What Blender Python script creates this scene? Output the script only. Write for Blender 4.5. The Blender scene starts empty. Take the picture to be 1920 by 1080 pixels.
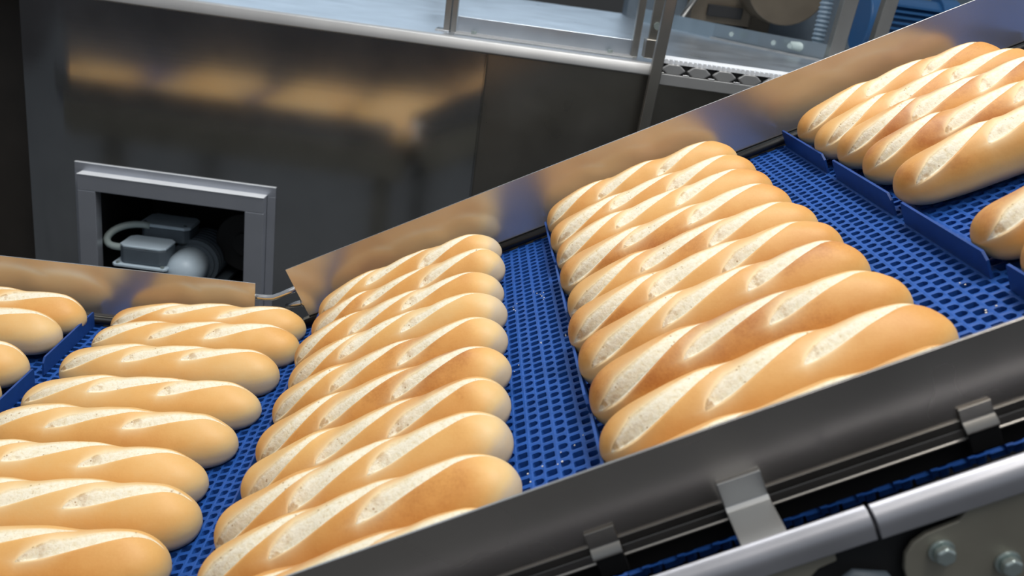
import bpy, math, random
import numpy as np
from mathutils import Vector, Matrix

random.seed(4)
RNG = np.random.default_rng(4)
SC = bpy.context.scene
COL = SC.collection

# ------------------------------------------------------------------ numbers measured for the place
F_PX, YAW, PITCH, ROLL = 1648.53, 0.0806, 0.3593, -0.1389
CAM = (0.2608, -1.257, 0.6043)
AL = 0.5042                      # incline of the right conveyor
CA, SA = math.cos(AL), math.sin(AL)
T = 0.10                         # half length of the bend
RB = T / math.tan(AL / 2)
GH = 0.0930                      # guard height over the belt
YN = -0.780                      # near guard plane
W0, PSI = 0.69, math.radians(3.3)  # machine front
E1 = Vector((math.cos(PSI), -math.sin(PSI), 0))
E2 = Vector((math.sin(PSI), math.cos(PSI), 0))

# ------------------------------------------------------------------ materials
def mat(name):
    m = bpy.data.materials.new(name); m.use_nodes = True
    nt = m.node_tree
    return m, nt, nt.nodes, nt.links, nt.nodes['Principled BSDF']

def ramp(nd, stops, interp='LINEAR'):
    r = nd.new('ShaderNodeValToRGB'); r.color_ramp.interpolation = interp
    e = r.color_ramp.elements
    while len(e) < len(stops): e.new(0.5)
    for i, (p, c) in enumerate(stops):
        e[i].position = p
        e[i].color = (c, c, c, 1) if isinstance(c, (int, float)) else (*c, 1)
    return r

def plain(name, col, rough=0.5, metal=0.0, spec=0.5, noise=0.0, nscale=30, bump=0.0):
    m, nt, nd, lk, b = mat(name)
    b.inputs['Base Color'].default_value = (*col, 1)
    b.inputs['Roughness'].default_value = rough
    b.inputs['Metallic'].default_value = metal
    b.inputs['Specular IOR Level'].default_value = spec
    if noise or bump:
        tc = nd.new('ShaderNodeTexCoord')
        nz = nd.new('ShaderNodeTexNoise'); nz.inputs['Scale'].default_value = nscale; nz.inputs['Detail'].default_value = 5
        lk.new(tc.outputs['Object'], nz.inputs['Vector'])
        if noise:
            r = ramp(nd, [(0.3, tuple(c * (1 - noise) for c in col)), (0.7, tuple(min(1, c * (1 + noise)) for c in col))])
            lk.new(nz.outputs['Fac'], r.inputs['Fac']); lk.new(r.outputs['Color'], b.inputs['Base Color'])
        if bump:
            bp_ = nd.new('ShaderNodeBump'); bp_.inputs['Strength'].default_value = bump; bp_.inputs['Distance'].default_value = 0.002
            lk.new(nz.outputs['Fac'], bp_.inputs['Height']); lk.new(bp_.outputs['Normal'], b.inputs['Normal'])
    return m

def steel(name, col=(0.55, 0.54, 0.52), rough=0.25, aniso=0.0, brush=(3, 3, 260), bump=0.06, wob=0.0, smear=0.08, metal=1.0):
    m, nt, nd, lk, b = mat(name)
    b.inputs['Metallic'].default_value = metal
    b.inputs['Anisotropic'].default_value = aniso
    tc = nd.new('ShaderNodeTexCoord')
    mp = nd.new('ShaderNodeMapping'); mp.inputs['Scale'].default_value = brush
    lk.new(tc.outputs['Object'], mp.inputs['Vector'])
    nz = nd.new('ShaderNodeTexNoise'); nz.inputs['Scale'].default_value = 1.0; nz.inputs['Detail'].default_value = 6
    lk.new(mp.outputs['Vector'], nz.inputs['Vector'])
    n2 = nd.new('ShaderNodeTexNoise'); n2.inputs['Scale'].default_value = 9; n2.inputs['Detail'].default_value = 2
    lk.new(tc.outputs['Object'], n2.inputs['Vector'])
    r = ramp(nd, [(0.3, tuple(c * (1 - smear) for c in col)), (0.75, tuple(min(1, c * (1 + smear)) for c in col))])
    lk.new(n2.outputs['Fac'], r.inputs['Fac']); lk.new(r.outputs['Color'], b.inputs['Base Color'])
    mr = nd.new('ShaderNodeMapRange'); mr.inputs['To Min'].default_value = rough * 0.8; mr.inputs['To Max'].default_value = rough * 1.25
    lk.new(n2.outputs['Fac'], mr.inputs['Value']); lk.new(mr.outputs['Result'], b.inputs['Roughness'])
    bp_ = nd.new('ShaderNodeBump'); bp_.inputs['Strength'].default_value = bump; bp_.inputs['Distance'].default_value = 0.001
    lk.new(nz.outputs['Fac'], bp_.inputs['Height'])
    last = bp_
    if wob:
        n3 = nd.new('ShaderNodeTexNoise'); n3.inputs['Scale'].default_value = 4.5; n3.inputs['Detail'].default_value = 1
        lk.new(tc.outputs['Object'], n3.inputs['Vector'])
        b3 = nd.new('ShaderNodeBump'); b3.inputs['Strength'].default_value = wob; b3.inputs['Distance'].default_value = 0.004
        lk.new(n3.outputs['Fac'], b3.inputs['Height']); lk.new(bp_.outputs['Normal'], b3.inputs['Normal'])
        last = b3
    lk.new(last.outputs['Normal'], b.inputs['Normal'])
    return m

def bread_material():
    m, nt, nd, lk, b = mat('baked_crust')
    def at(n):
        a = nd.new('ShaderNodeAttribute'); a.attribute_name = n; return a.outputs['Fac']
    tc = nd.new('ShaderNodeTexCoord')
    def noise(scale, detail=4, rough=0.55):
        n = nd.new('ShaderNodeTexNoise'); n.inputs['Scale'].default_value = scale; n.inputs['Detail'].default_value = detail
        n.inputs['Roughness'].default_value = rough
        lk.new(tc.outputs['Object'], n.inputs['Vector']); return n.outputs['Fac']
    def math_(op, a, c=None, clamp=False):
        n = nd.new('ShaderNodeMath'); n.operation = op; n.use_clamp = clamp
        for i, v in enumerate((a, c)):
            if v is None: continue
            if isinstance(v, (int, float)): n.inputs[i].default_value = v
            else: lk.new(v, n.inputs[i])
        return n.outputs[0]
    def mix(f, a, c):
        n = nd.new('ShaderNodeMix'); n.data_type = 'RGBA'
        if isinstance(f, (int, float)): n.inputs[0].default_value = f
        else: lk.new(f, n.inputs[0])
        for i, v in ((6, a), (7, c)):
            if isinstance(v, tuple): n.inputs[i].default_value = (*v, 1)
            else: lk.new(v, n.inputs[i])
        return n.outputs[2]
    sd, side, brown, halo = at('sd'), at('side'), at('brown'), at('halo')
    # crust: pale underside greyed for its shade -> straw -> golden -> brown, with fine mottling
    fb = math_('ADD', brown, math_('MULTIPLY', math_('SUBTRACT', noise(55, 5), 0.5), 0.22))
    fb = math_('ADD', fb, math_('MULTIPLY', math_('SUBTRACT', noise(420, 3), 0.5), 0.12))
    cr = ramp(nd, [(0.0, (0.60, 0.49, 0.35)), (0.26, (0.73, 0.52, 0.25)), (0.60, (0.735, 0.420, 0.140)), (0.85, (0.645, 0.310, 0.083)), (1.0, (0.44, 0.16, 0.035))])
    lk.new(fb, cr.inputs['Fac'])
    crust = mix(halo, cr.outputs['Color'], (0.83, 0.66, 0.40))
    # opened score: cream crumb with a toasted rim and little pores
    cn = noise(260, 5, 0.7)
    cr2 = ramp(nd, [(0.28, (0.62, 0.48, 0.28)), (0.36, (0.79, 0.70, 0.50)), (0.55, (0.86, 0.80, 0.65))])
    lk.new(cn, cr2.inputs['Fac'])
    rim = nd.new('ShaderNodeMapRange'); rim.interpolation_type = 'SMOOTHSTEP'
    rim.inputs['From Min'].default_value = -1.0; rim.inputs['From Max'].default_value = -0.5
    rim.inputs['To Min'].default_value = 0.6; rim.inputs['To Max'].default_value = 0.0
    lk.new(side, rim.inputs['Value'])
    crumb = mix(rim.outputs['Result'], cr2.outputs['Color'], (0.80, 0.58, 0.27))
    vo = nd.new('ShaderNodeTexVoronoi'); vo.inputs['Scale'].default_value = 210
    lk.new(tc.outputs['Object'], vo.inputs['Vector'])
    pore = ramp(nd, [(0.14, 0.85), (0.26, 0.0)])
    lk.new(vo.outputs['Distance'], pore.inputs['Fac'])
    pg = ramp(nd, [(0.52, 0.0), (0.60, 0.9)]); lk.new(noise(75, 2), pg.inputs['Fac'])
    crumb = mix(math_('MULTIPLY', pore.outputs['Color'], pg.outputs['Color']), crumb, (0.40, 0.24, 0.10))
    tm = nd.new('ShaderNodeMapRange'); tm.interpolation_type = 'SMOOTHSTEP'
    tm.inputs['From Min'].default_value = 0.05; tm.inputs['From Max'].default_value = 0.26; tm.inputs['To Min'].default_value = 1.0; tm.inputs['To Max'].default_value = 0.0
    lk.new(at('along'), tm.inputs['Value'])
    tg = ramp(nd, [(0.50, 0.0), (0.62, 0.75)]); lk.new(noise(95, 3), tg.inputs['Fac'])
    crumb = mix(math_('MULTIPLY', tm.outputs['Result'], tg.outputs['Color']), crumb, (0.47, 0.28, 0.11))
    # mask, ragged by noise, crisp at the lip
    e = math_('ADD', sd, math_('MULTIPLY', math_('SUBTRACT', noise(300, 3), 0.5), 0.8))
    mk = nd.new('ShaderNodeMapRange'); mk.interpolation_type = 'SMOOTHSTEP'
    mk.inputs['From Min'].default_value = -0.7; mk.inputs['From Max'].default_value = 0.7
    lk.new(e, mk.inputs['Value'])
    col = mix(mk.outputs['Result'], crust, crumb)
    lk.new(col, b.inputs['Base Color'])
    ro = nd.new('ShaderNodeMapRange'); ro.inputs['To Min'].default_value = 0.47; ro.inputs['To Max'].default_value = 0.85
    lk.new(mk.outputs['Result'], ro.inputs['Value']); lk.new(ro.outputs['Result'], b.inputs['Roughness'])
    b.inputs['Specular IOR Level'].default_value = 0.30
    b.inputs['Subsurface Weight'].default_value = 0.0
    # relief: fine crust grain, rough crumb
    h = math_('ADD', math_('MULTIPLY', noise(190, 4), 0.25), math_('MULTIPLY', math_('MULTIPLY', cn, mk.outputs['Result']), 2.2))
    bu = nd.new('ShaderNodeBump'); bu.inputs['Strength'].default_value = 0.35; bu.inputs['Distance'].default_value = 0.0018
    lk.new(h, bu.inputs['Height']); lk.new(bu.outputs['Normal'], b.inputs['Normal'])
    return m

M = {}
M['bread'] = bread_material()
M['belt'] = plain('blue_belt_plastic', (0.017, 0.082, 0.33), 0.45, 0, 0.22, 0.12, 40)
M['flight'] = plain('blue_cleat_plastic', (0.014, 0.062, 0.26), 0.40, 0, 0.35, 0.10, 60)
M['guard'] = steel('guard_steel', (0.54, 0.525, 0.51), 0.21, 0.0, (4, 4, 4), 0.0, 0.0, 0.10, 0.74)
M['guard_near'] = steel('near_guard_steel', (0.54, 0.50, 0.46), 0.26, 0.0, (4, 4, 4), 0.0, 0.0, 0.10, 0.92)
M['wall'] = steel('housing_steel', (0.50, 0.505, 0.51), 0.13, 0.0, (2, 2, 160), 0.012, 0.03, 0.06)
M['wall_dark'] = steel('housing_steel_right', (0.34, 0.315, 0.28), 0.28, 0.0, (2, 2, 160), 0.012, 0.0, 0.06)  # darker copy of housing steel, right panel's dim reflections put into the colour
M['frame'] = plain('opening_frame_satin', (0.40, 0.42, 0.47), 0.36, 0.6, 0.5, 0.05, 9)
M['satin'] = plain('satin_sheet', (0.86, 0.88, 0.91), 0.42, 0.05, 0.5, 0.05, 20)
M['lip'] = plain('satin_edge', (0.36, 0.36, 0.36), 0.45, 0.45, 0.5, 0.05, 14)
M['bracket'] = steel('satin_edge_steel', (0.60, 0.60, 0.59), 0.38, 0.0, (3, 200, 3), 0.05, 0, 0.05)
M['deck'] = steel('deck_steel', (0.66, 0.71, 0.77), 0.30, 0.0, (3, 160, 3), 0.10, 0.05, 0.08)
M['post'] = steel('post_steel', (0.40, 0.375, 0.34), 0.33, 0.0, (200, 200, 3), 0.05, 0, 0.06)
M['bar'] = plain('frame_bar_satin', (0.40, 0.40, 0.43), 0.36, 0.55, 0.5, 0.08, 25)
M['rod'] = steel('polished_rod_steel', (0.72, 0.72, 0.72), 0.18, 0, (3, 3, 3), 0.02, 0, 0.04)
M['zinc'] = plain('zinc_bolt', (0.52, 0.60, 0.58), 0.30, 0.7)
M['plate'] = plain('dull_plate', (0.36, 0.335, 0.27), 0.45, 0.4, 0.5, 0.15, 12)
M['black'] = plain('black_plastic', (0.012, 0.012, 0.013), 0.38, 0, 0.5)
M['dark'] = plain('dark_interior', (0.015, 0.015, 0.016), 0.7)  # near-black: shade of interiors, cavity and gaps put into the colour
M['gray_enamel'] = plain('blue_grey_enamel', (0.54, 0.65, 0.74), 0.42, 0, 0.5, 0.06, 30)
M['gray_dark'] = plain('dark_grey_enamel', (0.09, 0.115, 0.14), 0.5, 0, 0.5, 0.1, 30)
M['pipe'] = plain('pale_conduit', (0.42, 0.50, 0.49), 0.45)
M['motor_blue'] = plain('blue_enamel', (0.015, 0.085, 0.22), 0.4, 0, 0.5)
M['hose'] = plain('slate_hose', (0.16, 0.22, 0.28), 0.45)
M['curb'] = steel('curb_steel', (0.40, 0.45, 0.48), 0.36, 0, (3, 3, 150), 0.06, 0, 0.08)
M['beige'] = plain('beige_casing', (0.13, 0.105, 0.075), 0.5, 0.3, 0.5, 0.15, 8)
M['cab'] = plain('dark_cabinet', (0.05, 0.042, 0.035), 0.45, 0.3, 0.5, 0.15, 8)
M['floor'] = plain('hall_floor', (0.082, 0.085, 0.088), 0.55, 0, 0.4, 0.15, 3)
M['hall'] = plain('hall_wall_paint', (0.10, 0.10, 0.10), 0.6)

# ------------------------------------------------------------------ mesh helpers
class MB:
    def __init__(s): s.v = []; s.f = []
    def quadbox(s, c8):
        o = len(s.v); s.v += [tuple(c) for c in c8]
        for q in ((0,3,2,1),(4,5,6,7),(0,1,5,4),(1,2,6,5),(2,3,7,6),(3,0,4,7)): s.f.append(tuple(o+i for i in q))
        return s
    def box(s, x0, x1, y0, y1, z0, z1, fn=None):
        c = [(x0,y0,z0),(x1,y0,z0),(x1,y1,z0),(x0,y1,z0),(x0,y0,z1),(x1,y0,z1),(x1,y1,z1),(x0,y1,z1)]
        return s.quadbox([fn(*p) if fn else p for p in c])
    def prism(s, poly, e0, e1, fn):
        """poly: list of 2-D points; fn(p, q, e) -> 3-D"""
        o = len(s.v); n = len(poly)
        s.v += [tuple(fn(a, c, e0)) for a, c in poly] + [tuple(fn(a, c, e1)) for a, c in poly]
        s.f.append(tuple(o+i for i in reversed(range(n)))); s.f.append(tuple(o+n+i for i in range(n)))
        for i in range(n):
            j = (i+1) % n; s.f.append((o+i, o+j, o+n+j, o+n+i))
        return s
    def tube(s, pts, r, n=16, caps=True):
        pts = [Vector(p) for p in pts]; rr = r if isinstance(r, (list, tuple)) else [r]*len(pts)
        o = len(s.v); up = None
        for i, p in enumerate(pts):
            d = (pts[min(i+1, len(pts)-1)] - pts[max(i-1, 0)]).normalized()
            if up is None:
                up = d.orthogonal().normalized()
            up = (up - d*up.dot(d)).normalized(); sd_ = d.cross(up)
            for k in range(n):
                a = 2*math.pi*k/n
                s.v.append(tuple(p + rr[i]*(math.cos(a)*up + math.sin(a)*sd_)))
        for i in range(len(pts)-1):
            for k in range(n):
                a, b_ = o+i*n+k, o+i*n+(k+1) % n
                s.f.append((a, b_, b_+n, a+n))
        if caps:
            s.f.append(tuple(o+k for k in reversed(range(n)))); s.f.append(tuple(o+(len(pts)-1)*n+k for k in range(n)))
        return s
    def build(s, name, m, parent=None, bevel=0, smooth=False, seg=2, kind=None, loc=None):
        me = bpy.data.meshes.new(name)
        org = Vector(loc) if loc is not None else None
        me.from_pydata([tuple(Vector(p)-org) for p in s.v] if org else s.v, [], s.f)
        bm_fix(me)
        me.materials.append(m)
        if smooth: me.polygons.foreach_set('use_smooth', [True]*len(me.polygons))
        o = bpy.data.objects.new(name, me); COL.objects.link(o)
        if bevel:
            bv = o.modifiers.new('bevel', 'BEVEL'); bv.width = bevel; bv.segments = seg; bv.limit_method = 'ANGLE'; bv.angle_limit = math.radians(35)
            me.polygons.foreach_set('use_smooth', [True]*len(me.polygons))
            bv.harden_normals = True
        if parent is not None:
            o.parent = parent
            if org is not None: o.location = org - parent.location
            else: o.matrix_parent_inverse = Matrix.Translation(-parent.location)
        elif org is not None: o.location = org
        if kind: o['kind'] = kind
        return o

def bm_fix(me):
    import bmesh
    bm = bmesh.new(); bm.from_mesh(me); bmesh.ops.recalc_face_normals(bm, faces=bm.faces); bm.to_mesh(me); bm.free(); me.update()

def empty(name, loc, label, cat, group=None):
    o = bpy.data.objects.new(name, None); COL.objects.link(o); o.location = loc
    o.empty_display_size = 0.05
    return tag(o, label, cat, group)

def tag(o, label, cat, group=None, kind=None):
    o['label'] = label; o['category'] = cat
    if group: o['group'] = group
    if kind: o['kind'] = kind
    return o

def BP(s, y, n):
    """point over the belt: s along it from the bend, y across, n above"""
    if s <= -T: return Vector((s, y, n))
    if s >= T: return Vector((s*CA - n*SA, y, s*SA + n*CA))
    a = AL*(s+T)/(2*T)
    return Vector((-T + RB*math.sin(a) - n*math.sin(a), y, RB*(1-math.cos(a)) + n*math.cos(a)))
def INC(s, y, n): return Vector((s*CA - n*SA, y, s*SA + n*CA))      # straight incline
def FLAT(s, y, n): return Vector((s, y, n))
def MC(u, w, z): return Vector((0, W0, 0)) + u*E1 + w*E2 + Vector((0, 0, z))
# ------------------------------------------------------------------ the hall
m = MB(); m.box(-8, 8, -8, 8, -1.02, -1.0)
tag(m.build('floor', M['floor'], kind='structure'), 'dark grey hall floor under the machines', 'floor')
wp, wnt, wnd, wlk, wb = mat('deck_glare_pane')
wb.inputs['Base Color'].default_value = (0.6, 0.75, 0.9, 1); wb.inputs['Roughness'].default_value = 0.3
wb.inputs['Emission Color'].default_value = (0.70, 0.86, 1.0, 1); wb.inputs['Emission Strength'].default_value = 0.9
M['pane'] = wp
m = MB(); m.box(-6, 6, 5.19, 5.2, 1.0, 3.4)
wo = m.build('added_window_1', M['pane'], kind='structure'); tag(wo, 'unseen glowing window added in the far hall wall for glare on the deck', 'window')  # unseen glowing pane, added to give the deck its bluish glare
for xx in (-4, -2, 0, 2, 4):
    m = MB(); m.box(xx-.04, xx+.04, 5.15, 5.19, 1.0, 3.4); m.build('added_window_bar', M['hall'], wo)
m = MB(); m.box(-8, 8, 5.2, 5.3, -1.0, 4.0)
tag(m.build('wall_back', M['hall'], kind='structure'), 'dark grey hall wall far behind the machines', 'wall')

# ------------------------------------------------------------------ conveyor belt
def belt():
    cs, cy = 0.025, 0.0138
    y_top, nrow = -0.006, 55
    mods = range(-54, 58)
    V = []; Fc = []
    # per cell: outer ring of 12, hole ring of 12 (top) and hole ring (bottom)
    def rect(w, h):
        c = 0.0012
        return [(-w, -h+c), (-w, 0), (-w, h-c), (-w+c, h), (0, h), (w-c, h), (w, h-c), (w, 0), (w, -h+c), (w-c, -h), (0, -h), (-w+c, -h)]
    def dee(w, h):
        r = h*0.95
        return [(-w, -h+.0012), (-w, 0), (-w, h-.0012), (-w+.0012, h), (-w*.1, h), (w-r*.62, h*.97), (w-r*.16, h*.58), (w, 0), (w-r*.16, -h*.58), (w-r*.62, -h*.97), (-w*.1, -h), (-w+.0012, -h)]
    def outer(l, r, h):
        return [(l, -h), (l, 0), (l, h), (l*.6, h), (0, h), (r*.6, h), (r, h), (r, 0), (r, -h), (r*.6, -h), (0, -h), (l*.6, -h)]
    th = 0.0085
    for k in mods:
        for typ in (0, 1):
            sc_ = 0.0445 + cs*(k-2) + (0.0133 if typ else 0.0)
            hole = dee(0.0045, 0.0043) if typ else rect(0.0050, 0.0045)
            ou = outer(-0.0063 if typ else -0.0062, 0.0055 if typ else 0.0070, cy/2)
            for r in range(nrow):
                yc = y_top - cy*(r+0.5) - (cy/2 if typ else 0)
                o = len(V)
                V += [(sc_+a, yc+b_, 0.0) for a, b_ in ou]
                V += [(sc_+a, yc+b_, -0.0004) for a, b_ in hole]
                V += [(sc_+a*.92, yc+b_*.9, -th) for a, b_ in hole]
                for i in range(12):
                    j = (i+1) % 12
                    Fc.append((o+i, o+12+i, o+12+j, o+j)); Fc.append((o+12+i, o+24+i, o+24+j, o+12+j))
    # edges and lugs on the near side of the belt
    e = MB()
    for k in mods:
        s0 = 0.0382 + cs*(k-2)
        e.box(s0, s0+0.0125, -0.7700, -0.762, -0.0070, -0.0025, BP)
        e.box(s0+0.0105, s0+0.0150, -0.7715, -0.762, -0.0045, 0.0005, BP)
    V = [tuple(BP(*p)) for p in V]
    o = len(V); V += e.v; Fc += [tuple(o+i for i in f) for f in e.f]
    me = bpy.data.meshes.new('conveyor_belt'); me.from_pydata(V, [], Fc); me.update(); me.materials.append(M['belt'])
    ob = bpy.data.objects.new('conveyor_belt', me); COL.objects.link(ob)
    return tag(ob, 'blue perforated plastic conveyor belt rising to the right under the baguettes', 'conveyor belt')
BELT = belt()
for fl in (-0.9830, -0.6215, -0.2600, 0.1030, 0.4655, 0.8285, 1.1910):
    for q in range(4):
        y0 = -0.016 - 0.1915*q
        ds = (0.0, 0.0008, -0.0006, 0.0012)[q]
        b = MB(); hh = 0.0245
        poly = [(y0, 0.0), (y0, hh-.0015), (y0-.0015, hh), (y0-.157, hh), (y0-.163, hh-.007), (y0-.1645, 0.0)]
        b.prism(poly, fl+ds-.0013, fl+ds+.0013, lambda y, n, s: BP(s, y, n))
        o = b.build('cleat', M['flight'], BELT)

cb = MB()
crng = random.Random(8)
for (s_, y_, n_) in ((0.432, -0.215, 5), (0.405, -0.235, 4), (0.437, -0.235, 3), (0.42, -0.365, 2), (0.45, -0.36, 2), (0.405, -0.615, 3), (0.43, -0.60, 3), (0.447, -0.59, 2), (0.80, -0.60, 3), (0.81, -0.55, 2), (0.40, -0.40, 2)):
    for _ in range(n_):
        a, c_ = s_+crng.uniform(-.008, .008), y_+crng.uniform(-.012, .012); r_ = crng.uniform(.0003, .0007)
        cb.box(a-r_*1.5, a+r_, c_-r_, c_+r_*1.4, -0.0002, r_*1.1, INC)
M['crumb'] = plain('pale_crumb', (0.75, 0.72, 0.66), 0.8)
tag(cb.build('crumbs', M['crumb']), 'tiny pale crumbs and flour specks lying on the blue belt between the groups', 'crumbs', kind='stuff')

# ------------------------------------------------------------------ guards
def plate(fn, s0, s1, y0, y1, n0, n1):
    b = MB(); k = 24
    b.box(s0, s1, y0, y1, n0, n1, fn); return b
# far guard on the level stretch
g = plate(FLAT, -1.45, -0.0245, -0.001, 0.001, 0.011, 0.0925).build('side_guard', M['guard'], bevel=0.0004)
tag(g, 'bare steel side guard along the far edge of the level belt on the left', 'guard rail')
b = MB(); b.tube([(-1.45, -0.008, 0.007), (-0.06, -0.008, 0.007)], 0.0055, 12); b.build('wear_shade_strip', M['black'], g, smooth=True)
# far guard on the incline
g2 = plate(INC, 0.0745, 1.75, -0.001, 0.001, 0.0145, 0.0955).build('side_guard', M['guard'], bevel=0.0004)
tag(g2, 'long bare steel side guard along the far edge of the rising belt', 'guard rail')
b = MB(); b.tube([INC(0.02, -0.008, 0.0075), INC(1.75, -0.008, 0.0075)], 0.0058, 12); b.build('wear_shade_strip', M['black'], g2, smooth=True)
b = MB(); b.box(0.0745, 1.75, -0.0012, 0.012, 0.0125, 0.0145, INC); b.build('bottom_flange', M['black'], g2)
# near guard on the incline
g3 = plate(INC, 0.03, 1.45, YN-0.0011, YN+0.0011, 0.0365, 0.0940).build('side_guard', M['guard_near'], bevel=0.0004)
tag(g3, 'dark reflecting steel side guard along the near edge of the rising belt', 'guard rail')
b = MB(); b.box(0.03, 1.45, YN-0.0026, YN-0.0004, 0.0330, 0.0400, INC); b.build('lower_strip', M['post'], g3, bevel=0.0004)
b = MB()
prof = [(YN+.002, 0.0332), (YN-.0016, 0.0332), (YN-.0022, 0.0328), (YN-.0030, 0.0268), (YN-.0040, 0.0262), (YN-.0040, 0.0250), (YN-.003, 0.0244), (YN+.002, 0.0244)]
b.prism(prof, 0.03, 1.45, lambda y, n, s: INC(s, y, n)); b.build('support_rail', M['post'], g3, bevel=0.0005)
b = MB(); b.box(0.03, 1.45, YN+.001, YN+.005, 0.0085, 0.0244, INC); b.build('wear_shade_strip', M['black'], g3)  # black strip added for the shadow under the guard and over the lugs
def clip(s0, s1, n1):
    c = MB()
    pr = [(YN-.0012, n1), (YN-.0032, n1), (YN-.0046, 0.0390), (YN-.0086, 0.0350), (YN-.0092, 0.0325), (YN-.0075, 0.0325), (YN-.0066, 0.0340), (YN-.0028, 0.0375)]
    c.prism(pr, s0, s1, lambda y, n, s: INC(s, y, n)); o = c.build('clip', M['post'], g3, bevel=0.0005)
    d = MB(); d.box(s0+.001, s1, YN-.0080, YN+.004, 0.0165, 0.0324, INC); d.build('clip_block', M['black'], o, bevel=0.001)
    return o
clip(0.4475, 0.4680, 0.0505); clip(0.6945, 0.7155, 0.0480)
c = MB()
pr = [(YN-.0012, 0.0545), (YN-.0042, 0.0545), (YN-.0050, 0.0365), (YN-.0075, 0.0340), (YN-.0425, 0.0340), (YN-.0425, 0.0315), (YN-.0045, 0.0315), (YN-.0012, 0.0340)]
c.prism(pr, 0.5390, 0.5680, lambda y, n, s: INC(s, y, n))
o = c.build('bracket', M['bracket'], g3, bevel=0.0005); o['label'] = 'wide bright steel bracket'

# bent rod that carries both far guards
b = MB(); b.tube([Vector((-0.16, 0.010, 0.0655)), Vector((-0.01, 0.010, 0.0665)), Vector((0.001, 0.010, 0.0680)), Vector((0.012, 0.010, 0.0735)), INC(0.098, 0.010, 0.0605)+Vector((0, 0, 0.0))], 0.0048, 14)
rod = b.build('support_rod', M['rod'], smooth=True)
tag(rod, 'bright bent steel rod bridging the gap between the two far guards', 'rod')
b = MB(); b.tube([Vector((0.020, 0.016, 0.052)), Vector((0.058, 0.016, 0.068))], 0.0050, 12)
b.tube([Vector((0.044, 0.016, 0.0605)), Vector((0.050, 0.016, 0.0635))], 0.0075, 12); b.build('stub', M['rod'], rod, smooth=True)

# ------------------------------------------------------------------ conveyor frame (near side)
fr = empty('conveyor_stand', (0.4, YN-.04, -1.0), 'steel frame of the rising conveyor with bolted side plate at bottom right', 'conveyor stand')
def bar(s0, s1, dn, dy, nm='frame_bar'):
    pts = []
    y1, y0, n0, n1 = YN-.039+dy, YN-.052+dy, 0.0145+dn, 0.0345+dn
    r = 0.0105
    pts = [(y1, n0), (y1, n1-.002), (y1-.002, n1)]
    for k in range(7):
        a = math.pi/2*(k/6); pts.append((y0+r - r*math.sin(a), n1-r + r*math.cos(a)))
    pts += [(y0, n0+.002), (y0+.002, n0)]
    q = MB(); q.prism(pts, s0, s1, lambda y, n, s: INC(s, y, n)); return q.build(nm, M['bar'], fr, bevel=0.0008)
bar(0.06, 0.6155, 0, 0); bar(0.6175, 1.45, 0.0004, -0.0012)
q = MB(); q.prism([(0.626, -0.30), (0.626, -0.014), (0.629, -0.004), (0.635, 0.0026), (0.644, 0.0062), (0.664, 0.0078), (0.672, 0.0150), (1.45, 0.0150), (1.45, -0.30)], YN-.049, YN-.045, lambda s, n, y: INC(s, y, n))
sp = q.build('side_plate', M['plate'], fr, bevel=0.0012)
q = MB(); q.prism([(0.06, 0.0150), (0.590, 0.0150), (0.590, 0.006), (0.578, 0.0045), (0.566, -0.004), (0.560, -0.30), (0.06, -0.30)], YN-.047, YN-.043, lambda s, n, y: INC(s, y, n))
q.build('side_plate', M['plate'], fr, bevel=0.0012)
q = MB(); q.box(0.06, 1.45, YN-.041, YN-.037, -0.30, 0.0150, INC); q.build('interior_shade_plate', M['dark'], fr)  # near-black sheet in place of the conveyor interior's darkness
q = MB(); q.tube([INC(0.583, YN-.052, -0.010), INC(0.596, YN-.052, -0.004), INC(0.612, YN-.052, -0.012), INC(0.618, YN-.052, -0.03)], 0.0045, 10); q.build('cable', M['gray_dark'], fr, smooth=True)
for (s_, n_) in ((0.6495, -0.0085), (0.6855, -0.0325)):
    q = MB(); ctr = (s_, n_)
    hexa = [(s_+.0070*math.cos(math.radians(60*k+12)), n_+.0070*math.sin(math.radians(60*k+12))) for k in range(6)]
    q.prism(hexa, YN-.0575, YN-.051, lambda s, n, y: INC(s, y, n)); bo = q.build('bolt', M['zinc'], fr, bevel=0.0022)
    q = MB(); q.prism([(s_+.0080*math.cos(math.radians(15*k)), n_+.0080*math.sin(math.radians(15*k))) for k in range(24)], YN-.0512, YN-.049, lambda s, n, y: INC(s, y, n)); q.build('washer', M['zinc'], bo, bevel=0.0005)
q = MB(); q.tube([INC(0.709, YN-.049, 0.0), INC(0.709, YN-.0505, 0.0)], 0.003, 12); q.build('hole_plug', M['dark'], sp)
# dark sheet added for the shade under the belt, far side bar and feet
q = MB(); q.box(-1.2, 0.0, -0.775, -0.005, -0.075, -0.065, FLAT); q.box(0.0, 1.45, -0.775, -0.005, -0.085, -0.075, INC); q.build('underbelt_shade', M['dark'], fr)
q = MB(); q.box(0.06, 1.45, 0.004, 0.016, -0.08, 0.010, INC); q.box(-1.2, 0.02, 0.004, 0.016, -0.08, 0.008, FLAT); q.build('far_rail', M['plate'], fr)
q = MB(); q.box(-1.2, 0.02, YN-.052, YN-.039, -0.12, -0.02, FLAT); q.build('level_rail', M['plate'], fr)
for x_, z_ in ((-0.9, -0.09), (-0.05, -0.09), (1.05, 0.30)):
    for y_ in (-0.02, -0.76):
        q = MB(); q.box(x_-.025, x_+.025, y_-.02, y_+.02, -1.0, z_); q.build('leg', M['plate'], fr, bevel=0.003)

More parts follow.
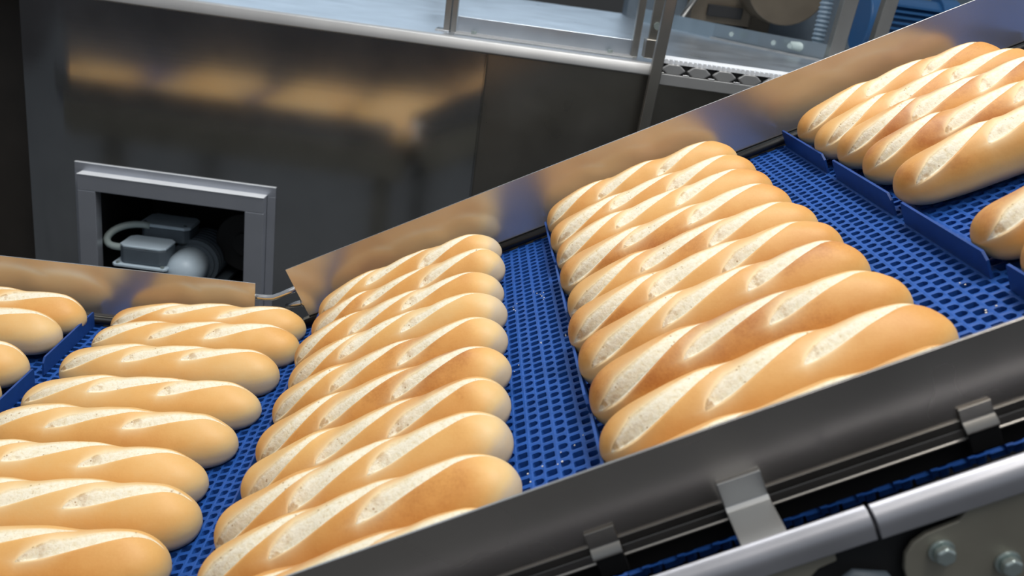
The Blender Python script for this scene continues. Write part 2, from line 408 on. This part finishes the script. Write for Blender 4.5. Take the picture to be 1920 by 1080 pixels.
# ------------------------------------------------------------------ baguettes
def sstep(x, a, b_):
    t = np.clip((x-a)/(b_-a), 0, 1); return t*t*(3-2*t)
def wav(rng, X, n=5, f=(12, 60)):
    o = 0
    for _ in range(n):
        k = rng.normal(size=3); k = k/np.linalg.norm(k)*rng.uniform(*f)*2*math.pi
        o = o + np.sin(X @ k + rng.uniform(0, 6.28))/n
    return o

def baguette(seed, label, loc_s, y, tone=0.0, L=0.285, hw=0.0355, H=0.0565, group=None, pitchfix=None, yaw=0.0, lift=0.0, pale_end=0.0, coarse=False):
    rng = np.random.default_rng(seed)
    NL, NT, NBt = (100, 60, 12) if coarse else (260, 150, 20)
    L = L*rng.uniform(.985, 1.012); hw = hw*rng.uniform(.97, 1.03); H = H*rng.uniform(.96, 1.05)
    ph = np.linspace(-1, 1, NL); t = np.sin(ph*math.pi/2*0.985); t = t/ t.max()*0.9992
    t = 0.55*ph*0.9992 + 0.45*t
    # ring angles: 0 = crest, positive towards +y
    top = np.linspace(-115, 115, NT); bot = np.linspace(115, 245, NBt+2)[1:-1]
    th = np.radians(np.concatenate([top, bot]))
    tt, aa = np.meshgrid(t, th, indexing='ij')
    pe = 8.0+rng.uniform(-1, 3)
    r = np.sqrt(np.clip(1-np.abs(tt)**pe, 0, 1))*(1-0.10*tt**2 + 0.02*tt*rng.uniform(-1, 1))
    c, s_ = np.sin(aa), np.cos(aa)
    Y = hw*np.sign(c)*np.abs(c)**0.92*r
    Hb, Ht = H*0.40, H*0.60
    Z = np.where(s_ > 0, Ht*np.abs(s_)**0.95*r, -Hb*np.abs(s_)**0.62*r)
    S = tt*L/2
    # score field
    arc = np.degrees(aa); arc = np.where(arc > 180, arc-360, arc); A = arc/90*hw*1.32
    sd = np.full(tt.shape, -9.0); side = np.zeros(tt.shape); which = np.full(tt.shape, -1); halo = np.zeros(tt.shape); along = np.ones(tt.shape); disp = np.zeros(tt.shape)
    base = np.array([0.007, 0.086, 0.165]) - L/2 + rng.uniform(-.004, .004)
    for k in range(3):
        s0 = base[k] + rng.uniform(-.004, .004); ln = 0.113*rng.uniform(.93, 1.06)
        a0 = -0.0220 + rng.uniform(-.004, .004) + lift; a1 = 0.0120 + rng.uniform(-.004, .004)
        if k == 0: a0 -= 0.012; ln *= 0.97
        wm = 0.0076*rng.uniform(.8, 1.22)
        tau = (S-s0)/ln
        tc_ = np.clip(tau, 0, 1)
        w = wm*np.minimum(1, np.sqrt(np.clip(tc_/0.20, 1e-6, None)))*np.clip((1-tc_)/0.8, 0, 1)**0.66
        ac = a0 + (a1-a0)*(0.70*tc_ + 0.30*tc_**1.8) + w*0.8
        slope = (a1-a0)/ln; d = (A-ac)*math.cos(math.atan(slope))
        out = np.where(tau < 0, -tau*ln, np.where(tau > 1, (tau-1)*ln, 0))
        q = (w - np.sqrt(d*d + 0) - out*0.8)
        x = np.clip(-d/np.maximum(w, 8e-4), -4, 4)
        better = q*1000 > sd
        sd = np.where(better, q*1000, sd); side = np.where(better, x, side); which = np.where(better, k, which); along = np.where(better, tau, along)
        ins = sstep(q, -0.0012, 0.0020)
        end = sstep(tc_, 0.0, 0.12)*sstep(1-tc_, 0.0, 0.1)
        disp += ins*(-0.0012 - 0.0034*sstep(x, -0.9, 0.75)*end)
        lipd = np.clip(-q, 0, .03)
        disp += (1-ins)*0.0008*np.exp(-lipd/0.008)*(x > 0)*end*(out < 1e-6)
        disp += 0.0048*np.exp(-((d-0.004)/0.016)**2)*sstep(tau, 0.05, 0.55)*sstep(1.04-tau, 0.0, 0.32)
        hl = np.exp(-np.clip(-q, 0, 1)/0.0044)*(1-0.9*sstep(x, .2, 1.2)*sstep(tau, .12, .40))*sstep(0.75-tau, 0, .5)
        halo = np.maximum(halo, hl)
    P = np.stack([S, Y, Z], -1)
    rad = np.stack([np.zeros_like(Y), Y, Z], -1); rn = rad/np.maximum(np.linalg.norm(rad, axis=-1, keepdims=True), 1e-6)
    lump = wav(rng, P.reshape(-1, 3), 6, (4, 12)).reshape(tt.shape)*0.0012 + wav(rng, P.reshape(-1, 3), 6, (18, 40)).reshape(tt.shape)*0.00035
    upw = sstep(s_, -0.35, 0.2)
    P = P + rn*((disp*upw + lump)*np.clip(r*1.3, 0, 1))[..., None]
    P[..., 1] += rng.uniform(-.004, .004)*(tt**2) + rng.uniform(-.002, .002)*tt
    P[..., 2] -= P[..., 2].min()
    # browning: strongest on the shoulder below the scores, paler and shade-greyed low on the flanks and near the ends' undersides
    zr = P[..., 2]/P[..., 2].max()
    br = 0.05 + 0.68*sstep(zr, 0.20, 0.74) + 0.30*wav(rng, P.reshape(-1, 3)*np.array([0.6, 1, 1]), 6, (4, 13)).reshape(tt.shape)
    br += 0.16*sstep(np.abs(tt), .80, .98)*sstep(zr, .2, .6)*(tone+.3) + tone*0.26 - pale_end*sstep(tt, .72, .97)
    br = np.clip(br, 0.02, 0.98)
    nr = tt.shape[1]
    verts = P.reshape(-1, 3)
    idx = np.arange(NL*nr).reshape(NL, nr)
    a_ = idx[:-1, :]; b2 = idx[1:, :]
    a2 = np.roll(a_, -1, 1); b3 = np.roll(b2, -1, 1)
    quads = np.stack([a_, a2, b3, b2], -1).reshape(-1, 4)
    # orient outwards and take smooth normals from the whole loaf
    e1 = verts[quads[:, 1]]-verts[quads[:, 0]]; e2 = verts[quads[:, 3]]-verts[quads[:, 0]]
    fn = np.cross(e1, e2); ctr = verts[quads].mean(1); cc = ctr.copy(); cc[:, 0] *= 0.9; cc[:, 2] -= H*0.4
    if (fn*cc).sum() < 0: quads = quads[:, ::-1]; fn = -np.cross(e1, e2)
    vn = np.zeros_like(verts)
    for k in range(4): np.add.at(vn, quads[:, k], fn)
    vn /= np.maximum(np.linalg.norm(vn, axis=1, keepdims=True), 1e-12)
    fsd = sd.reshape(-1)[quads].mean(1); fw = which.reshape(-1)[quads[:, 0]]
    at = {'sd': sd.reshape(-1), 'side': side.reshape(-1), 'brown': br.reshape(-1), 'halo': np.clip(halo.reshape(-1), 0, 1)*0.85, 'along': along.reshape(-1)}
    def mk(name, sel, caps):
        qs = quads[sel]; used = np.unique(qs)
        faces = qs
        if caps:
            used = np.unique(np.concatenate([used, idx[0], idx[-1]]))
        remap = np.full(len(verts), -1); remap[used] = np.arange(len(used))
        fl = [tuple(x) for x in remap[faces].tolist()]
        if caps:
            c0 = tuple(remap[idx[0]].tolist()); c1 = tuple(remap[idx[-1]].tolist())
            fl += [c0, c1[::-1]]
        me = bpy.data.meshes.new(name); me.from_pydata(verts[used].tolist(), [], fl); me.update()
        me.polygons.foreach_set('use_smooth', [True]*len(me.polygons))
        for kx, val in at.items():
            ca = me.attributes.new(kx, 'FLOAT', 'POINT'); ca.data.foreach_set('value', val[used].astype(np.float32))
        me.normals_split_custom_set_from_vertices(vn[used].tolist())
        me.materials.append(M['bread'])
        ob = bpy.data.objects.new(name, me); COL.objects.link(ob); return ob
    root = mk('baguette', fsd <= 0, True)
    for k in range(3):
        selk = (fsd > 0) & (fw == k)
        if selk.sum() > 20:
            ch = mk('score', selk, False); ch.parent = root
    # seat it on the belt under its two ends
    sa, sb = loc_s - L*0.30, loc_s + L*0.30
    pa, pb = BP(sa, y, 0.0), BP(sb, y, 0.0)
    d = (pb-pa); ang = math.atan2(d.z, d.x)
    mid = (pa+pb)/2
    # belt is concave in the bend, so ends carry the loaf
    root.rotation_euler = (0, -ang, yaw)
    root.rotation_mode = 'XYZ'
    root.location = mid + Vector((-math.sin(ang), 0, math.cos(ang)))*0.0003
    return tag(root, label, 'bread', group)

ORD = ['first', 'second', 'third', 'fourth', 'fifth', 'sixth', 'seventh', 'eighth', 'ninth', 'tenth']
def row(seed, where, group, sc_, ys, tone, yaw=0.0, lift=0.0, pale_end=0.0):
    for i, y in enumerate(ys):
        if i == 0: lab = f'golden baguette nearest the far guard, {where}'
        else: lab = f'golden baguette, {ORD[i]} from the far guard, {where}'
        jt = RNG.uniform(-.003, .003); tn = tone + RNG.uniform(-.25, .25)
        baguette(seed+i, lab, (sc_[i] if isinstance(sc_, list) else sc_+jt), y, tn, group=group, yaw=yaw+RNG.uniform(-.012, .012), lift=lift, pale_end=pale_end)
row(100, 'in the row cut off by the left edge', 'baguettes leaving the picture at left', -0.4035, [-0.050, -0.119, -0.222, -0.292, -0.372], -0.65, lift=0.003)
for r_, (c0, ys_) in enumerate(((-0.4035, [-0.446, -0.520, -0.594, -0.668]), (-0.766, [-0.055, -0.13, -0.205, -0.28, -0.355, -0.43, -0.505, -0.58, -0.655]), (-1.1285, [-0.055, -0.13, -0.205, -0.28, -0.355, -0.43]))):
    for i, y_ in enumerate(ys_):
        baguette(600+20*r_+i, 'golden baguette beyond the left edge, mirrored in the steel housing', c0, y_, -0.5, group='baguettes beyond the left edge', coarse=True)
row(200, 'on the level belt before the bend', 'baguettes on the level belt', [-0.077, -0.072, -0.082, -0.088, -0.095, -0.109, -0.094, -0.100, -0.095, -0.098], [-0.045, -0.117, -0.200, -0.285, -0.365, -0.445, -0.516, -0.590, -0.664, -0.738], -0.60, lift=0.004)
row(300, 'in the lower group on the slope', 'baguettes in the lower group on the slope', 0.2540, [-0.058, -0.138, -0.222, -0.295, -0.369, -0.443, -0.516, -0.588, -0.658, -0.731], 0.0, pale_end=0.50)
row(400, 'in the middle group on the slope', 'baguettes in the middle group on the slope', 0.6090, [-0.056, -0.133, -0.208, -0.284, -0.363, -0.436, -0.510, -0.583, -0.656, -0.730], 0.25)
row(500, 'in the top group at right', 'baguettes in the top group at right', 0.9760, [-0.068, -0.145, -0.218, -0.291, -0.370, -0.535, -0.610, -0.684], 0.25)

# ------------------------------------------------------------------ machine housing behind
hs = empty('machine_housing', MC(0, 0.3, -1.0), 'brushed stainless machine housing behind the conveyor, reflecting the loaves', 'machine')
def mpan(poly, z0, z1, nm, mt, parent=hs, bevel=0.002):
    q = MB(); q.prism(poly, z0, z1, lambda u, w, z: MC(u, w, z)); return q.build(nm, mt, parent, bevel=bevel)
# front panel with a hole for the service opening: four strips, one mesh
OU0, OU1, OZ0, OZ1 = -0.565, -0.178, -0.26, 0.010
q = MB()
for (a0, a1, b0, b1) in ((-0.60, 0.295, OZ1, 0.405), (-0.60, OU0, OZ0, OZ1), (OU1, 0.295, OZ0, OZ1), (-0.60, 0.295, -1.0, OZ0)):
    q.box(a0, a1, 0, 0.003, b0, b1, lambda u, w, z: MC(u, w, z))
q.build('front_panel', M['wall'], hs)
q = MB(); cu_ = [(-0.60-0.118*k/14, 0.030*(k/14)**2) for k in range(15)]
q.prism(cu_ + [(a, c_+.003) for a, c_ in reversed(cu_)], -1.0, 0.405, lambda u, w, z: MC(u, w, z))
cp_ = q.build('corner_panel', M['wall'], hs); cp_.data.polygons.foreach_set('use_smooth', [True]*len(cp_.data.polygons))
cp_.modifiers.new('edges', 'EDGE_SPLIT').split_angle = math.radians(40)
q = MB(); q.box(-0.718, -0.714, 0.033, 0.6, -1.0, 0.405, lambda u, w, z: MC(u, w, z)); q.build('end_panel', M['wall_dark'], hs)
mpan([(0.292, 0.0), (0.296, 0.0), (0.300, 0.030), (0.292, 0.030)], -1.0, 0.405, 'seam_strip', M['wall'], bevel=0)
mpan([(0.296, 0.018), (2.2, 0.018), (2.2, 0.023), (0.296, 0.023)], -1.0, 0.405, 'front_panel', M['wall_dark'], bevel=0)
# neighbouring housing, left, darker
nb = empty('side_housing', MC(-1.2, 0.25, -1.0), 'dark brown steel cabinet at the extreme left beside the stainless housing', 'machine')
q = MB(); q.box(-1.9, -0.745, 0.16, 0.6, -1.0, 0.405, lambda u, w, z: MC(u, w, z)); q.build('cabinet_body', M['cab'], nb, bevel=0.004)
# service opening frame
of = empty('service_opening', MC(-0.37, -0.015, -0.27), 'boxed steel frame of the service opening round the grey gear motor', 'frame')
q = MB()
for (a0, a1, b0, b1) in ((-0.598, -0.143, 0.024, 0.045), (-0.598, -0.58, -0.28, 0.024), (-0.162, -0.143, -0.28, 0.024)):
    q.box(a0, a1, -0.004, -0.0005, b0, b1, lambda u, w, z: MC(u, w, z))
q.build('flange', M['frame'], of, bevel=0.001)
q = MB()
q.box(-0.58, -0.162, -0.032, -0.004, -0.010, 0.026, lambda u, w, z: MC(u, w, z))
q.box(-0.58, -0.540, -0.032, -0.004, -0.28, -0.010, lambda u, w, z: MC(u, w, z))
q.box(-0.204, -0.162, -0.032, -0.004, -0.28, -0.010, lambda u, w, z: MC(u, w, z))
q.build('box_frame', M['frame'], of, bevel=0.0015)
q = MB(); q.box(-0.58, -0.162, -0.0335, -0.004, 0.026, 0.0275, lambda u, w, z: MC(u, w, z)); q.box(-0.598, -0.143, -0.0045, 0.0, 0.045, 0.0465, lambda u, w, z: MC(u, w, z)); q.build('shelf_highlight', M['satin'], of, bevel=0.0006)  # near-white strips carry the ceiling's reflection on the top faces
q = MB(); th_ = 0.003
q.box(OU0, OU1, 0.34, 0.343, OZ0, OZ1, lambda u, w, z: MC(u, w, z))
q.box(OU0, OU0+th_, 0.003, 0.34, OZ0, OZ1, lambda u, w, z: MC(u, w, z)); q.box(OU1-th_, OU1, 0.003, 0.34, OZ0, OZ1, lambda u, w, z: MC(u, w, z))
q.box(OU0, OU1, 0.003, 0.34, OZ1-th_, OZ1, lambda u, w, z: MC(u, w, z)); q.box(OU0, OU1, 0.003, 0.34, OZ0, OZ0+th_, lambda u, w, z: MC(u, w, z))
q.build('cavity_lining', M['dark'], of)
def MCm(u, w, z): return MC(u+.018, w-.040, z+.0145)
# gear motor inside
mo = empty('gear_motor', MCm(-0.40, 0.12, -0.257), 'blue-grey gear motor with two terminal boxes inside the square opening', 'motor')
def mbox(u0, u1, w0, w1, z0, z1, nm, mt, par, bev, ch=0.012):
    pl = [(u0+ch, w0), (u1-ch, w0), (u1, w0+ch), (u1, w1-ch), (u1-ch, w1), (u0+ch, w1), (u0, w1-ch), (u0, w0+ch)]
    q = MB(); q.prism(pl, z0, z1, lambda u, w, z: MCm(u, w, z)); return q.build(nm, mt, par, bevel=bev)
tb = mbox(-0.515, -0.408, 0.018, 0.098, -0.190, -0.152, 'terminal_box', M['gray_dark'], mo, 0.003)
mbox(-0.515, -0.408, 0.018, 0.098, -0.152, -0.146, 'box_lid', M['gray_enamel'], tb, 0.002)
mbox(-0.528, -0.402, 0.010, 0.104, -0.198, -0.191, 'box_flange', M['gray_enamel'], tb, 0.002, 0.006)
t2_ = mbox(-0.502, -0.385, 0.106, 0.190, -0.160, -0.126, 'terminal_box', M['gray_dark'], mo, 0.004)
mbox(-0.504, -0.383, 0.104, 0.192, -0.126, -0.117, 'box_lid', M['gray_enamel'], t2_, 0.003)
for (u_, w_) in ((-0.492, 0.116), (-0.396, 0.116)):
    q = MB(); q.tube([MCm(u_, w_, -0.118), MCm(u_, w_, -0.115)], 0.004, 10); q.build('lid_screw', M['gray_dark'], t2_)
for (u_, w_) in ((-0.515, 0.016), (-0.412, 0.016)):
    q = MB(); q.tube([MCm(u_, w_, -0.192), MCm(u_, w_, -0.187)], 0.0045, 10); q.build('flange_screw', M['zinc'], tb)
q = MB(); cpts = []
P0, P1, P2, P3 = MCm(-0.478, 0.11, -0.124), MCm(-0.56, 0.10, -0.110), MCm(-0.600, 0.04, -0.178), MCm(-0.505, 0.045, -0.160)
for k in range(15):
    tq = k/14; cpts.append((1-tq)**3*P0 + 3*tq*(1-tq)**2*P1 + 3*tq*tq*(1-tq)*P2 + tq**3*P3)
q.tube(cpts, 0.0085, 14); q.build('conduit', M['pipe'], mo, smooth=True)
q = MB(); ax = [(-0.0, 0.010), (0.006, 0.026), (0.016, 0.036), (0.032, 0.042), (0.05, 0.044), (0.10, 0.044)]
q.tube([MCm(-0.378, 0.020+a, -0.207) for a, _ in ax], [r_ for _, r_ in ax], 28); q.build('end_bell', M['gray_enamel'], mo, smooth=True)
q = MB()
for k in range(7):
    w_ = 0.115+0.016*k
    q.tube([MCm(-0.372, w_, -0.205), MCm(-0.372, w_+.007, -0.205)], 0.058, 28)
q.tube([MCm(-0.372, 0.11, -0.205), MCm(-0.372, 0.24, -0.205)], 0.048, 28); q.build('finned_body', M['gray_dark'], mo)
q = MB(); q.tube([MCm(-0.262, 0.16, -0.155), MCm(-0.262, 0.185, -0.155)], 0.075, 36); q.tube([MCm(-0.262, 0.145, -0.155), MCm(-0.262, 0.16, -0.155)], 0.03, 24); q.build('drive_wheel', M['dark'], mo, bevel=0.003)
q = MB(); q.box(-0.46, -0.30, 0.05, 0.25, -0.256, -0.248, lambda u, w, z: MCm(u, w, z)); q.build('foot', M['gray_dark'], mo)

# ------------------------------------------------------------------ platform on top
ZD = 0.424
pf = empty('walkway_platform', MC(0.4, 0.6, 0.40), 'satin steel walkway deck with a thick rounded front edge on top of the housing', 'platform')
q = MB(); q.box(-2.0, 2.6, 0.0, 2.2, ZD-.012, ZD, lambda u, w, z: MC(u, w, z)); q.build('deck_plate', M['deck'], pf)
lip = [(0.02, ZD-.0205), (-0.016, ZD-.0215), (-0.0205, ZD-.0195), (-0.0205, ZD-.017), (-0.0145, ZD+.0005), (-0.011, ZD+.0035), (0.02, ZD+.0035)]
q = MB(); q.prism(lip, -2.0, 0.658, lambda w, z, u: MC(u, w, z)); q.build('front_edge', M['lip'], pf, bevel=0.002)
q = MB(); q.box(0.658, 2.2, -0.018, 0.02, ZD-.036, ZD-.012, lambda u, w, z: MC(u, w, z)); q.build('front_edge', M['lip'], pf, bevel=0.002)
# grip nosing
gn = empty('grip_tread', MC(1.1, 0.05, ZD-.01), 'punched non-slip tread nosing with cross-shaped gaps along the walkway edge', 'tread')
q = MB(); q.box(0.66, 2.2, -0.008, 0.006, ZD-.014, ZD+.010, lambda u, w, z: MC(u, w, z)); q.build('back_web', M['dark'], gn)
q = MB(); u0 = 0.664; pt = 0.0545
for k in range(28):
    uc = u0+pt*(k+.5)
    hx = [(uc-.0265, 0.0), (uc-.012, -.0115), (uc+.012, -.0115), (uc+.0265, 0.0), (uc+.012, .0115), (uc-.012, .0115)]
    q.prism([(a, ZD-.002+c_) for a, c_ in hx], -0.0175, -0.008, lambda u, z, w: MC(u, w, z))
q.build('pad_row', M['lip'], gn, bevel=0.003)
q = MB()
for k in range(28):
    uc = u0+pt*k+.002
    q.box(uc-.008, uc+.006, -0.018, -0.012, ZD-.0125, ZD-.0095, lambda u, w, z: MC(u, w, z))
q.build('tooth_row', M['rod'], gn, bevel=0.001)
q = MB(); q.box(0.66, 2.2, -0.012, 0.10, ZD+.009, ZD+.016, lambda u, w, z: MC(u, w, z))
for k in range(150):
    uc = 0.66+.0102*k; q.box(uc, uc+.006, -0.017, -0.004, ZD+.0095, ZD+.0185, lambda u, w, z: MC(u, w, z))
q.build('serrated_top', M['satin'], gn)
# toe board between posts
tbd = empty('toe_board', MC(0.41, 0.15, ZD), 'low steel toe board between the two thin uprights on the walkway', 'toe board')
q = MB(); q.box(0.214, 0.614, 0.148, 0.151, ZD, ZD+.036, lambda u, w, z: MC(u, w, z)); q.build('upright_plate', M['deck'], tbd, bevel=0.0008)
q = MB(); q.box(0.214, 0.614, 0.085, 0.148, ZD, ZD+.0035, lambda u, w, z: MC(u, w, z)); q.build('foot_flange', M['lip'], tbd, bevel=0.0008)
for u_ in (0.255, 0.565):
    q = MB(); q.tube([MC(u_, 0.122, ZD+.003), MC(u_, 0.122, ZD+.010)], 0.006, 8); q.build('bolt', M['zinc'], tbd)
def post(nm, label, u0, u1, w0, w1, z0, z1, lean=0.0, mt='post', cat='post', bev=0.002):
    q = MB(); q.box(u0, u1, w0, w1, z0, z1, lambda u, w, z: MC(u + lean*(z-z0), w, z))
    return tag(q.build(nm, M[mt], None, bevel=bev), label, cat)
p_ = post('guardrail_post', 'flat steel upright at the left end of the toe board', 0.185, 0.199, 0.13, 0.17, ZD, 1.3)
q = MB(); q.box(0.168, 0.200, 0.115, 0.175, ZD, ZD+.004, lambda u, w, z: MC(u, w, z)); q.build('base_plate', M['rod'], p_, bevel=0.001)
q = MB(); q.box(0.201, 0.2125, 0.135, 0.165, ZD, 1.3, lambda u, w, z: MC(u, w, z)); q.build('side_strip', M['post'], p_, bevel=0.001)
post('guardrail_post', 'thin steel upright at the right end of the toe board', 0.613, 0.629, 0.13, 0.16, ZD, 1.3)
p2 = post('guardrail_post', 'steel upright fixed in front of the walkway edge, reaching down over the housing', 0.633, 0.656, -0.052, -0.030, 0.20, 1.3, 0.03)
q = MB(); q.box(0.630, 0.668, 0.03, 0.075, ZD+.010, ZD+.050, lambda u, w, z: MC(u, w, z))
cl = q.build('clamp_block', M['post'], None, bevel=0.002); tag(cl, 'small steel clamp block between the two right-hand uprights', 'clamp')
q = MB(); q.box(0.636, 0.664, 0.050, 0.066, ZD+.050, 1.25, lambda u, w, z: MC(u, w, z)); q.build('clamp_strap', M['post'], cl, bevel=0.001)
q = MB(); q.tube([MC(0.650, 0.050, ZD+.078), MC(0.650, 0.042, ZD+.078)], 0.008, 12); q.build('bolt', M['zinc'], cl)

# curved curb, casings, hose, blue motor on the deck
cpx = [(0.80, 1.75), (0.92, 1.50), (1.02, 1.28), (1.13, 1.08), (1.24, 0.93), (1.30, 0.86), (1.38, 0.80)]
cu = empty('curved_curb', MC(1.1, 1.1, ZD), 'curved grey steel curb on the walkway in front of the dark machinery', 'curb')
def ribbon(pts, th2, z0, z1):
    q = MB(); n = len(pts)
    for i in range(n-1):
        (a, c_), (d_, e_) = pts[i], pts[i+1]
        q.quadbox([MC(a, c_, z0), MC(d_, e_, z0), MC(d_, e_+th2, z0), MC(a, c_+th2, z0), MC(a, c_, z1), MC(d_, e_, z1), MC(d_, e_+th2, z1), MC(a, c_+th2, z1)])
    return q
ribbon(cpx, 0.012, ZD, ZD+.050).build('curb_band', M['curb'], cu)
ribbon([(a-.01, c_-.035) for a, c_ in cpx[2:]], 0.035, ZD, ZD+.005).build('foot_strip', M['lip'], cu)
for (u_, w_) in ((1.06, 1.17), (1.16, 1.00), (1.20, 0.955)):
    q = MB(); q.tube([MC(u_, w_, ZD+.028), MC(u_-.006, w_-.02, ZD+.028)], 0.008, 8); q.build('bolt', M['zinc'], cu)
post('square_column', 'wide pale steel column beside the ribbed hose', 1.275, 1.318, 0.80, 0.84, ZD, 1.5, 0.04)
post('square_column', 'pale steel column in front of the blue motor', 1.392, 1.430, 0.80, 0.84, ZD, 1.5, 0.05)
hp = []
for k in range(60):
    tq = k/59; hp.append(MC(1.290-.03*tq+0.012*math.sin(tq*3), 0.98, ZD+.03+0.40*tq))
q = MB(); q.tube(hp, [0.019 + 0.0028*math.cos(k*math.pi) for k in range(60)], 18)
tag(q.build('ribbed_hose', M['hose'], smooth=False), 'slate blue ribbed hose standing behind the wide pale column', 'hose')
q = MB(); q.tube([MC(1.20, 0.95, ZD+.030), MC(1.27, 0.95, ZD+.026), MC(1.33, 0.98, ZD+.024)], [0.012, 0.02, 0.022], 14)
tag(q.build('pipe_elbow', M['pipe'], smooth=True), 'pale rounded pipe end lying at the foot of the ribbed hose', 'pipe')
bm_ = empty('blue_motor', MC(1.62, 1.25, ZD), 'blue finned electric motor behind the two pale columns', 'motor')
q = MB(); q.tube([MC(1.50, 1.25, 0.545), MC(1.79, 1.25, 0.545)], 0.098, 32); q.build('motor_body', M['motor_blue'], bm_, bevel=0.006)
q = MB()
for k in range(9):
    z_ = 0.470+.018*k; dw = math.sqrt(max(0.0, 0.112**2-(z_-0.545)**2))
    q.box(1.56, 1.74, 1.25-dw-.004, 1.25-dw+.04, z_-.0035, z_+.0035, lambda u, w, z: MC(u, w, z))
q.build('cooling_fins', M['motor_blue'], bm_)
q = MB(); q.tube([MC(1.74, 1.25, 0.545), MC(1.80, 1.25, 0.545), MC(1.82, 1.25, 0.545)], [0.112, 0.112, 0.095], 32); q.build('fan_cowl', M['motor_blue'], bm_, bevel=0.004)
q = MB(); q.box(1.54, 1.76, 1.16, 1.34, ZD, ZD+.025, lambda u, w, z: MC(u, w, z)); q.build('foot', M['motor_blue'], bm_)
# dark machinery behind
mm = empty('drum_machine', MC(1.2, 1.75, ZD), 'beige and dark machine with a round drum at the back of the walkway', 'machine')
q = MB(); q.box(0.78, 2.9, 1.95, 2.15, ZD, 1.2, lambda u, w, z: MC(u, w, z)); q.build('dark_casing', M['gray_dark'], mm)
q = MB(); q.box(1.02, 1.26, 1.80, 1.94, ZD+.03, 1.0, lambda u, w, z: MC(u, w, z)); q.box(1.27, 1.36, 1.86, 1.94, ZD, 1.0, lambda u, w, z: MC(u, w, z)); q.build('casing', M['beige'], mm, bevel=0.004)
q = MB(); q.box(1.08, 1.22, 1.775, 1.80, ZD+.055, ZD+.10, lambda u, w, z: MC(u, w, z)); q.build('hatch', M['dark'], mm, bevel=0.004)
q = MB(); q.tube([MC(1.33, 1.60, 0.64), MC(1.33, 1.82, 0.64)], 0.155, 40); q.build('drum', M['beige'], mm, bevel=0.006)
q = MB(); q.tube([MC(0.96, 1.70, ZD+.02), MC(1.10, 1.74, 0.70)], 0.012, 10); q.build('brace', M['post'], mm, smooth=True)

# ------------------------------------------------------------------ light
w_ = bpy.data.worlds.new('hall_light'); SC.world = w_; w_.use_nodes = True
nt = w_.node_tree; nd = nt.nodes; lk = nt.links
bg = nd['Background']
tc = nd.new('ShaderNodeTexCoord'); sx = nd.new('ShaderNodeSeparateXYZ'); lk.new(tc.outputs['Generated'], sx.inputs['Vector'])
rp = ramp(nd, [(0.0, (0.03, 0.03, 0.03)), (0.49, (0.06, 0.06, 0.065)), (0.515, (0.28, 0.33, 0.40)), (0.60, (0.50, 0.58, 0.68)), (0.80, (0.62, 0.66, 0.71)), (1.0, (0.78, 0.79, 0.80))])
mr = nd.new('ShaderNodeMapRange'); mr.inputs['From Min'].default_value = -1; mr.inputs['From Max'].default_value = 1
lk.new(sx.outputs['Z'], mr.inputs['Value']); lk.new(mr.outputs['Result'], rp.inputs['Fac']); lk.new(rp.outputs['Color'], bg.inputs['Color'])
bg.inputs['Strength'].default_value = 0.50
def area(name, loc, target, sx_, sy_, power, col):
    l = bpy.data.lights.new(name, 'AREA'); l.shape = 'RECTANGLE'; l.size = sx_; l.size_y = sy_; l.energy = power; l.color = col
    o = bpy.data.objects.new(name, l); COL.objects.link(o); o.location = loc
    o.rotation_euler = (Vector(target)-Vector(loc)).to_track_quat('-Z', 'Y').to_euler(); return o
area('ceiling_light', (0.6, -0.45, 2.9), (0.3, -0.4, 0), 3.0, 0.5, 48, (1.0, 0.96, 0.90))
area('ceiling_light', (0.5, 0.32, 3.0), (0.3, 0.1, 0), 3.2, 0.5, 53, (0.95, 0.98, 1.0))
area('ceiling_light', (0.4, -2.2, 3.1), (0.3, -0.4, 0), 3.0, 0.6, 11, (1.0, 0.97, 0.92))

# ------------------------------------------------------------------ camera
cam = bpy.data.cameras.new('camera'); co = bpy.data.objects.new('camera', cam); COL.objects.link(co)
fwd = Vector((math.sin(YAW)*math.cos(PITCH), math.cos(YAW)*math.cos(PITCH), -math.sin(PITCH)))
rt = Vector((math.cos(YAW), -math.sin(YAW), 0)); dn = fwd.cross(rt)
cr_, sr_ = math.cos(ROLL), math.sin(ROLL)
r2 = cr_*rt + sr_*dn; d2 = -sr_*rt + cr_*dn
mw = Matrix((( r2.x, -d2.x, -fwd.x, CAM[0]), (r2.y, -d2.y, -fwd.y, CAM[1]), (r2.z, -d2.z, -fwd.z, CAM[2]), (0, 0, 0, 1)))
co.matrix_world = mw
cam.sensor_width = 36; cam.lens = F_PX/1920*36; cam.clip_start = 0.05; cam.clip_end = 50
cam.dof.use_dof = True; cam.dof.focus_distance = 1.08; cam.dof.aperture_fstop = 8.0
SC.camera = co
SC.view_settings.view_transform = 'Standard'; SC.view_settings.look = 'None'
SC.view_settings.gamma = 1; SC.view_settings.use_curve_mapping = False
SC.view_settings.exposure = 0.0
